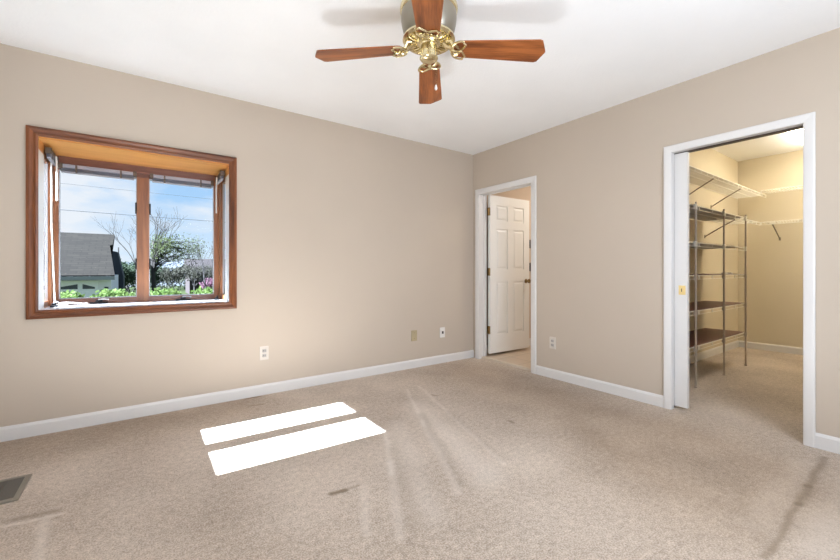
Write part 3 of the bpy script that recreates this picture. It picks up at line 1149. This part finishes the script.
def front_lip(b, x0, x1, y, z, drop, step=0.152, rw=0.0028):
    b.tube([(x0, y, z), (x1, y, z)], rw, 6)
    b.tube([(x0, y, z - drop), (x1, y, z - drop)], rw, 6)
    n = max(1, int((x1 - x0) / step))
    for i in range(n + 1):
        x = x0 + (x1 - x0) * i / n
        b.box(x - 0.007, x + 0.007, y - 0.003, y + 0.003, z - drop, z)
    return b

def wire_shelf(label, L, depth, braces, group, drop=0.036):
    """local: along +x from 0 to L; wall at y=0, front edge at y=-depth; top at z=0"""
    r = thing('wire_shelf', label, 'shelf', group=group)
    wire_deck(MB(), 0.004, L - 0.004, -depth, -0.006, 0.0).build('wire_deck', M['wire'], r)
    front_lip(MB(), 0.004, L - 0.004, -depth, 0.0, drop).build('front_lip', M['wire'], r)
    for x in braces:
        tb = MB()
        tb.tube([(x, -depth + 0.003, -drop + 0.004), (x + 0.005, -depth * 0.5, -0.115), (x + 0.01, -0.004, -0.205)], 0.0065, 8)
        tb.box(x, x + 0.02, -0.006, 0, -0.225, -0.185)
        tb.build('brace', M['brace'], r)
    return r
GR = 'white wire shelves on the closet walls'
w1 = wire_shelf('white wire shelf on the closet left wall, above the rack', 2.95, 0.30, [1.13, 1.98], GR)
w1.location = (0.42, CY1, 2.03)
w2 = wire_shelf('upper white wire shelf across the closet far wall', 1.20, 0.30, [1.05], GR)
w2.location = (CX1, CY1 - 0.31, 2.055)
w2.rotation_euler.z = R(-90)
w3 = wire_shelf('short white wire shelf right beside the brown rack', 0.94, 0.30, [0.02], GR)
w3.location = (2.18, CY1, 1.655)
w4 = wire_shelf('lower white wire shelf across the closet far wall', 1.20, 0.30, [0.11], GR)
w4.location = (CX1, CY1 - 0.31, 1.655)
w4.rotation_euler.z = R(-90)
b = MB().box(0.09, 0.135, -0.306, -0.296, -0.040, 0.004, 0.002)
b.build('joint_clip', M['wire'], w4)

r = thing('shelving_rack', 'five-tier closet rack with brown lined wire shelves', 'shelving', (0.55, CY1, 0.0))
RL, RD = 1.62, 0.39
for z in (0.362, 0.683, 1.002, 1.30, 1.632):
    sh = wire_deck(MB(), 0.0, RL, -RD, -0.016, z).build('shelf', M['wire'], r)
    lb = MB()
    lb.box(0.002, RL - 0.002, -RD + 0.004, -0.018, z + 0.002, z + 0.006)
    lb.build('shelf_liner', M['liner'], sh)
    front_lip(MB(), 0.0, RL, -RD - 0.002, z, 0.034, 0.32).build('front_lip', M['wire'], sh)
for x in (0.222, 0.93, 1.60):
    p_ = MB().tube([(x, -RD - 0.012, 0.0), (x, -RD - 0.012, 1.66)], 0.0085, 10)
    p_.lathe([(0.013, 0), (0.013, 0.012), (0.009, 0.016)], 12, (x, -RD - 0.012, 0))
    po = p_.build('pole', M['pole'], r, True)
    for z in (0.362, 0.683, 1.002, 1.30, 1.632):
        MB().box(x - 0.013, x + 0.013, -RD - 0.022, -RD + 0.004, z - 0.040, z + 0.010, 0.003).build('pole_clip', M['pole'] if z < 1.1 else M['wire'], po)
# little white hook strip resting on the third shelf
o = MB().box(-0.14, 0.14, -0.012, 0.012, 0, 0.008, 0.002)
o.box(-0.10, -0.06, -0.02, 0.02, 0.008, 0.016, 0.002)
o.box(0.05, 0.09, -0.02, 0.02, 0.008, 0.016, 0.002)
o = o.build('shelf_clip_strip', M['white_plastic'])
o.location = (1.72, CY1 - RD + 0.03, 1.0085)
tag(o, 'small white plastic strip lying on the middle brown shelf', 'strip')

# ceiling lamp in the closet
r = thing('closet_lamp', 'bright rectangular lamp on the closet ceiling', 'ceiling lamp', (2.50, -2.56, HC))
MB().box(-0.66, 0.66, -0.17, 0.17, -0.035, 0.0, 0.004).build('lamp_base', M['trim'], r)
MB().box(-0.65, 0.65, -0.16, 0.16, -0.095, -0.035, 0.012).build('diffuser', M['lamp'], r)

# ================================================================== outdoors
GZ = -0.55
def ground_h(x, y):
    t = max(0.0, min(1.0, (y - 6.0) / 12.0))
    t = t * t * (3 - 2 * t)
    return GZ - 1.1 * t + 0.06 * noise.noise((x * 0.3, y * 0.3, 0.0))
M['lawn'] = plain('spring_lawn', (0.022, 0.03, 0.012), 0.95, bump=0.4, bscale=30, var=0.25, vscale=0.8, spec=0.05)
b = MB()
nx, ny = 40, 50
vv = []
for j in range(ny + 1):
    y = 0.7 + 75 * (j / ny) ** 1.5
    row = []
    for i in range(nx + 1):
        x = -24 + 44 * i / nx
        row.append(b.bm.verts.new((x, y, ground_h(x, y))))
    vv.append(row)
for j in range(ny):
    for i in range(nx):
        b.bm.faces.new((vv[j][i], vv[j][i + 1], vv[j + 1][i + 1], vv[j + 1][i]))
struct(b.build('lawn', M['lawn'], None, True, fix=False), 'green lawn sloping away outside the window', 'lawn')
M['hill'] = plain('hazy_blue_hill', (0.062, 0.068, 0.080), 1.0, var=0.08, vscale=0.01, spec=0.0)
b = MB()
rowA, rowB, rowC = [], [], []
for i in range(61):
    x = -260 + 520 * i / 60
    h = 9 + 5 * noise.noise((x * 0.012, 3.3, 0)) + 2 * noise.noise((x * 0.05, 9.1, 0))
    rowA.append(b.bm.verts.new((x, 330, -12)))
    rowB.append(b.bm.verts.new((x, 400, h)))
    rowC.append(b.bm.verts.new((x, 470, -12)))
for i in range(60):
    b.bm.faces.new((rowA[i], rowA[i + 1], rowB[i + 1], rowB[i]))
    b.bm.faces.new((rowB[i], rowB[i + 1], rowC[i + 1], rowC[i]))
struct(b.build('hills', M['hill'], None, True, fix=False), 'blue hazy hills on the horizon', 'hills')

# leaves helper
def leaf_cloud(b, c, rad, n, size, rnd, squash=(1, 1, 1)):
    for _ in range(n):
        while True:
            p = Vector((rnd.uniform(-1, 1), rnd.uniform(-1, 1), rnd.uniform(-1, 1)))
            if p.length <= 1:
                break
        p = Vector((p.x * rad * squash[0], p.y * rad * squash[1], p.z * rad * squash[2])) + Vector(c)
        d = Vector((rnd.uniform(-1, 1), rnd.uniform(-1, 1), rnd.uniform(-1, 1))).normalized()
        u = d.orthogonal().normalized()
        s = size * rnd.uniform(0.6, 1.3)
        q = d.cross(u)
        b.quad(p - u * s * 0.5, p + q * s * 0.3, p + u * s * 0.5, p - q * s * 0.3)
    return b

# hedge in front of the window
M['hedge_leaf'] = leaf_mat('bright_hedge_leaf', (0.045, 0.082, 0.022), (0.115, 0.165, 0.05), 9)
M['stem'] = plain('brown_stem', (0.0240, 0.0180, 0.0120), 0.9)
rnd = random.Random(3)
HX = [-4.85, -4.22, -3.59, -2.96, -2.33, -1.70]
hedge_desc = ['bright green bush at the left end of the hedge', 'bright green hedge bush below the garage, left pane',
              'bright green hedge bush below the left pane, right half', 'bright green hedge bush just right of the window post',
              'bright green hedge bush below the right pane, right half', 'bright green bush at the right end of the hedge']
for i, x in enumerate(HX):
    gz = ground_h(x, 4.0)
    r = thing('hedge_bush', hedge_desc[i], 'bush', (x, 4.0, gz), group='hedge bushes outside the window')
    b = MB()
    top = 0.74 - gz
    for k in range(34):
        cx, cy = rnd.uniform(-0.16, 0.16), rnd.uniform(-0.30, 0.30)
        cz = top - 0.17 + rnd.uniform(-0.05, 0.04) if k < 22 else rnd.uniform(0.25, top - 0.2)
        leaf_cloud(b, (cx, cy, cz), 0.17, 90, 0.06, rnd)
    b.build('foliage', M['hedge_leaf'], r, fix=False)
    s = MB()
    for k in range(5):
        a = 2 * pi * k / 5
        s.tube([(0, 0, -0.03), (0.12 * math.cos(a), 0.12 * math.sin(a), 0.5 * top), (0.3 * math.cos(a), 0.25 * math.sin(a), top - 0.1)], [0.02, 0.014, 0.006], 5)
    s.build('stem', M['stem'], r)

# trees
def branch(b, tips, p, d, length, rad, depth, rnd, spread=0.55, up=0.12):
    pts = [Vector(p)]
    dirs = Vector(d).normalized()
    n = 4
    for i in range(n):
        dirs = (dirs + Vector((rnd.uniform(-1, 1), rnd.uniform(-1, 1), rnd.uniform(-0.5, 1) * 0.6)) * 0.16 + Vector((0, 0, up * 0.3))).normalized()
        pts.append(pts[-1] + dirs * length / n)
    rs = [rad * (1 - 0.4 * i / n) for i in range(n + 1)]
    b.tube(pts, rs, 5 if depth < 2 else 6)
    if depth == 0:
        tips.append(pts[-1])
        tips.append(pts[2])
        return
    k = 3 if depth > 1 else 4
    for i in range(k):
        s = pts[n if i < 2 else rnd.choice((2, 3))]
        dd = (dirs + Vector((rnd.uniform(-1, 1), rnd.uniform(-1, 1), rnd.uniform(-0.3, 0.7))) * spread * 1.5).normalized()
        branch(b, tips, s, dd, length * rnd.uniform(0.62, 0.8), rad * 0.55, depth - 1, rnd, spread, up)

M['bark'] = plain('grey_brown_bark', (0.022, 0.019, 0.017), 0.95, var=0.2, vscale=4)
M['bark_pale'] = plain('pale_twig_bark', (0.035, 0.032, 0.032), 0.95, var=0.2, vscale=4)
M['leaf_olive'] = leaf_mat('young_olive_leaf', (0.045, 0.06, 0.025), (0.08, 0.1, 0.042), 2)
M['leaf_dark'] = leaf_mat('dark_tree_leaf', (0.022, 0.036, 0.022), (0.045, 0.062, 0.038), 2)
M['leaf_grey'] = leaf_mat('greyish_budding_leaf', (0.035, 0.035, 0.028), (0.055, 0.055, 0.042), 2)
M['blossom'] = leaf_mat('pink_blossom', (0.1, 0.05, 0.07), (0.17, 0.09, 0.125), 2)

def tree(name, label, cat, x, y, h, trunk_h, r0, seed, bark, leaf=None, nleaf=0, lsize=0.2, lrad=0.5, depth=3, lean=(0, 0), spread=0.55, group=None):
    rnd = random.Random(seed)
    gz = ground_h(x, y)
    r = thing(name, label, cat, (x, y, gz), group=group)
    b = MB()
    tips = []
    b.tube([(0, 0, -0.05), (lean[0] * 0.3, lean[1] * 0.3, trunk_h * 0.5), (lean[0], lean[1], trunk_h)], [r0 * 1.15, r0, r0 * 0.85], 8)
    top = Vector((lean[0], lean[1], trunk_h))
    for i in range(4):
        a = 2 * pi * i / 4 + rnd.uniform(-0.4, 0.4)
        d = Vector((math.cos(a) * spread * 1.5, math.sin(a) * spread * 1.5, 0.9))
        branch(b, tips, top, d, (h - trunk_h) * 0.36, r0 * 0.6, depth - 1, rnd, spread)
    b.build('trunk', M[bark], r)
    if leaf and nleaf:
        f = MB()
        per = max(1, nleaf // len(tips))
        for t in tips:
            leaf_cloud(f, t, lrad, per, lsize, rnd)
        f.build('foliage', M[leaf], r, fix=False)
    return r
GT = 'trees beyond the hedge'
def spreading_tree(x, y, trunk_top, centre, rad, nb, nup, leaf, nleaf, lsize, seed, label):
    """trunk with side boughs reaching into a lopsided crown and a few bare upright twigs"""
    rnd = random.Random(seed)
    gz = ground_h(x, y)
    r = thing('leafy_tree', label, 'tree', (x, y, gz), group=GT)
    b, f = MB(), MB()
    c = Vector(centre) - Vector((x, y, gz))
    tt = trunk_top - gz
    b.tube([(0, 0, -0.05), (0.03, 0, tt * 0.4), (-0.02, 0.02, tt * 0.75), (0.06, 0, tt)], [0.11, 0.095, 0.08, 0.05], 8)
    for k in range(nb):
        while True:
            q = Vector((rnd.uniform(-1, 1), rnd.uniform(-1, 1), rnd.uniform(-1, 1)))
            if q.length < 1:
                break
        tip = c + Vector((q.x * rad[0], q.y * rad[1], q.z * rad[2]))
        st = Vector((0.0, 0, tt * rnd.uniform(0.55, 0.98)))
        mid = st.lerp(tip, 0.5) + Vector((rnd.uniform(-0.1, 0.1), rnd.uniform(-0.1, 0.1), rnd.uniform(0.05, 0.30)))
        pts = [st, st.lerp(mid, 0.5) + Vector((0, 0, 0.08)), mid, mid.lerp(tip, 0.5) + Vector((0, 0, 0.04)), tip]
        r0 = rnd.uniform(0.018, 0.04)
        b.tube(pts, [r0, r0 * 0.8, r0 * 0.6, r0 * 0.4, r0 * 0.2], 5)
        leaf_cloud(f, tip, 0.34, nleaf, lsize, rnd)
        leaf_cloud(f, pts[3], 0.25, nleaf // 2, lsize, rnd)
    for k in range(nup):
        p = Vector((0.05, 0, tt * rnd.uniform(0.8, 1.0)))
        d = Vector((rnd.uniform(-0.5, 0.6), rnd.uniform(-0.5, 0.5), 1)).normalized()
        tips = []
        branch(b, tips, p, d, rnd.uniform(0.8, 1.2), 0.02, 2, rnd, 0.5)
    b.build('trunk', M['bark'], r)
    f.build('foliage', M[leaf], r, fix=False)
    return r
GT = 'trees beyond the hedge'
spreading_tree(-2.80, 20.0, 2.5, (-1.85, 20.0, 2.15), (1.20, 0.9, 0.85), 60, 6, 'leaf_olive', 26, 0.085, 11, 'olive green budding tree right of the window post')
tree('bare_tree', 'thin bare tree near the right edge of the right pane', 'tree', 0.0, 25.0, 5.2, 1.6, 0.045, 31, 'bark_pale', 'leaf_grey', 200, 0.07, 0.4, 4, (0.1, 0.0), 0.34, group=GT)
tree('bare_tree', 'bare twiggy tree behind the window post', 'tree', -3.35, 25.0, 6.6, 2.4, 0.05, 47, 'bark_pale', None, 0, depth=4, spread=0.38, group=GT)
tree('blossom_tree', 'small pink blossoming tree at the right edge', 'tree', 0.95, 29.0, 2.3, 0.8, 0.05, 53, 'bark', 'blossom', 1300, 0.12, 0.3, 3, spread=0.4, group=GT)
for x, y, h, sd_, lb in ((-4.45, 30.5, 3.6, 61, 'dark green tree beside the house gable'), (-4.0, 34.5, 3.9, 67, 'dark green round tree left of the window post'),
                         (-2.9, 38.5, 3.7, 71, 'dark green tree hidden partly by the window post')):
    tree('shade_tree', lb, 'tree', x, y, h, 0.9, 0.08, sd_, 'bark', 'leaf_dark', 2600, 0.20, 0.5, 3, spread=0.5, group=GT)
for x, y, h, sd_, lb in ((-1.3, 33.5, 3.4, 81, 'greyish budding tree behind the olive tree, left'), (0.6, 37, 3.6, 83, 'greyish budding tree in the middle of the right pane'),
                         (2.6, 40.0, 3.4, 91, 'greyish budding tree behind the pink blossom')):
    tree('woodland_tree', lb, 'tree', x, y, h, 1.2, 0.07, sd_, 'bark_pale', 'leaf_grey', 1300, 0.16, 0.45, 3, spread=0.45, group=GT)

# neighbouring house with grey shingle roof and garage
M['shingle'] = brickish('grey_roof_shingles', (0.0165, 0.0145, 0.0118), (0.012, 0.0105, 0.0088), (0.008, 0.007, 0.006), 0.45, 0.16, ms=0.012)
M['siding'] = plain('pale_grey_siding', (0.68, 0.66, 0.68), 0.8, var=0.03)
M['garage'] = plain('pale_garage_door', (0.72, 0.7, 0.72), 0.6)
M['slate_side'] = plain('dark_slate_side', (0.022, 0.028, 0.036), 0.8, var=0.1)
M['dark_glass'] = plain('dark_garage_glass', (0.03, 0.04, 0.05), 0.2)
M['fascia'] = plain('grey_fascia', (0.22, 0.225, 0.23), 0.7)
hz = ground_h(-8, 18)
r = thing('garage_house', 'grey shingle-roofed house with garage in the left pane', 'house', (-9.0, 17.0, hz))
def hp(x, y, z): return (x + 9.0, y - 17.0, z - hz)
xe, xr_, xw = -4.17, -4.43, -15.0
ez, rz_ = 0.68, 2.62
ey, ry, by = 17.0, 20.5, 24.0
b = MB()
th = 0.16
def slab(b, pts):
    b.poly_prism([hp(*p) for p in pts], (0, 0, th))
slab(b, [(xw, ey, ez), (xe, ey, ez), (xr_ - 0.03, ry - 1.05, ez + (rz_ - ez) * 0.70), (xr_ + 0.07, ry - 1.0, ez + (rz_ - ez) * 0.715), (xr_ + 0.10, ry, rz_), (xw, ry, rz_)])
slab(b, [(xw, ry, rz_), (xr_ + 0.10, ry, rz_), (xr_ - 0.3, by, ez), (xw, by, ez)])
b.build('roof', M['shingle'], r)
b = MB()
b.box(*[v for v in (xw + 9.0 + 0.4, -4.31 + 9.0)], 0.45, 6.6, 0, ez - hz + 0.12)
# gable fill
b.poly_prism([hp(-4.66, 17.5, ez), hp(-4.66, 23.5, ez), hp(-4.66, 20.5, rz_ - 0.1)], (0.03, 0, 0))
b.build('wall', M['siding'], r)
b = MB()
b.box(xw + 9.0, xe + 9.0, -0.04, 0.02, ez - hz - 0.03, ez - hz + 0.12)
b.box(xw + 9.0 + 0.1, xe + 9.0 - 0.1, 0.0, 0.46, ez - hz - 0.02, ez - hz + 0.0)
b.build('fascia', M['fascia'], r)
gt = ez - hz
g = MB().box(1.6, 4.28, 0.40, 0.47, 0.0, gt - 0.06).build('garage_door', M['garage'], r)
for x0, x1, za, zb_ in ((3.12, 3.63, 0.10, 0.20), (3.78, 4.17, 0.20, 0.07), (2.45, 2.95, 0.12, 0.22)):
    z0 = gt - 0.40
    MB().poly_prism([(x0, 0.395, z0), (x1, 0.395, z0), (x1, 0.395, z0 + zb_), (x0, 0.395, z0 + za)], (0, 0.01, 0)).build('garage_window', M['dark_glass'], g)
MB().box(4.47, 4.60, 0.42, 0.46, gt - 0.42, gt - 0.33).build('house_vent', M['slate_side'], r)
# dark steep side wing
b = MB()
y0 = 5.6
b.poly_prism([(9.0 - 4.85, y0 + 1.1, 0.0), (9.0 - 4.08, y0 + 1.1, 0.0), (9.0 - 4.10, y0 + 1.1, 2.4), (9.0 - 4.36, y0 + 1.1, 3.75), (9.0 - 4.85, y0 + 1.1, 3.85)], (0, 2.2, 0))
b.build('side_wing', M['slate_side'], r)

# far brown house
M['brown_brick'] = plain('reddish_brown_walls', (0.014, 0.007, 0.007), 0.9, var=0.15, vscale=1)
M['brown_roof'] = plain('dark_brown_roof', (0.012, 0.0075, 0.008), 0.9, var=0.1)
gz = ground_h(4, 46)
r = thing('brown_house', 'distant reddish-brown house behind the trees, right pane', 'house', (4.6, 46.0, gz))
b = MB().box(-3.6, 3.6, 0, 5, 0, 2.4)
b.build('wall', M['brown_brick'], r)
b = MB()
b.poly_prism([(-3.9, -0.4, 2.3), (-3.9, 5.4, 2.3), (-3.9, 2.5, 4.0)], (7.8, 0, 0))
b.build('roof', M['brown_roof'], r)
for x in (-2.6, 0.6, 2.0):
    MB().box(x, x + 0.7, -0.05, 0.02, 0.9, 2.0).build('window', M['dark_glass'], r)
# low woodland backdrop, individual shrubs too many to count
M['thicket'] = leaf_mat('grey_green_thicket', (0.05, 0.056, 0.045), (0.08, 0.085, 0.065), 1)
rnd = random.Random(5)
f = MB()
for i in range(70):
    x = rnd.uniform(-9, 12)
    y = rnd.uniform(56, 64)
    leaf_cloud(f, (x, y, ground_h(x, y) + rnd.uniform(0.6, 2.4)), 1.1, 110, 0.32, rnd)
tag(f.build('thicket', M['thicket'], None, fix=False), 'grey-green thicket along the far end of the lawns', 'thicket', kind='stuff')

# utility pole and wires
r = thing('utility_pole', 'thin utility pole right of the grey roof', 'pole', (-4.95, 40.0, ground_h(-4.95, 40)))
MB().tube([(0, 0, -0.1), (0, 0, 4.7)], 0.045, 8).build('pole', M['bark_pale'], r)
M['cable'] = plain('dark_cable', (0.06, 0.07, 0.085), 0.8)
for z, lb in ((2.80, 'dark overhead wire crossing the sky, lower one'), (3.58, 'thin overhead wire crossing the sky, upper one')):
    pts = [(-16 + 32 * i / 24, 12.0, z + 0.0006 * (-16 + 32 * i / 24 + 3) ** 2 - 0.012 * (-16 + 32 * i / 24 + 3)) for i in range(25)]
    o = MB().tube(pts, 0.010 if z < 3.0 else 0.005, 5).build('power_line', M['cable'])
    tag(o, lb, 'wire', 'overhead wires')
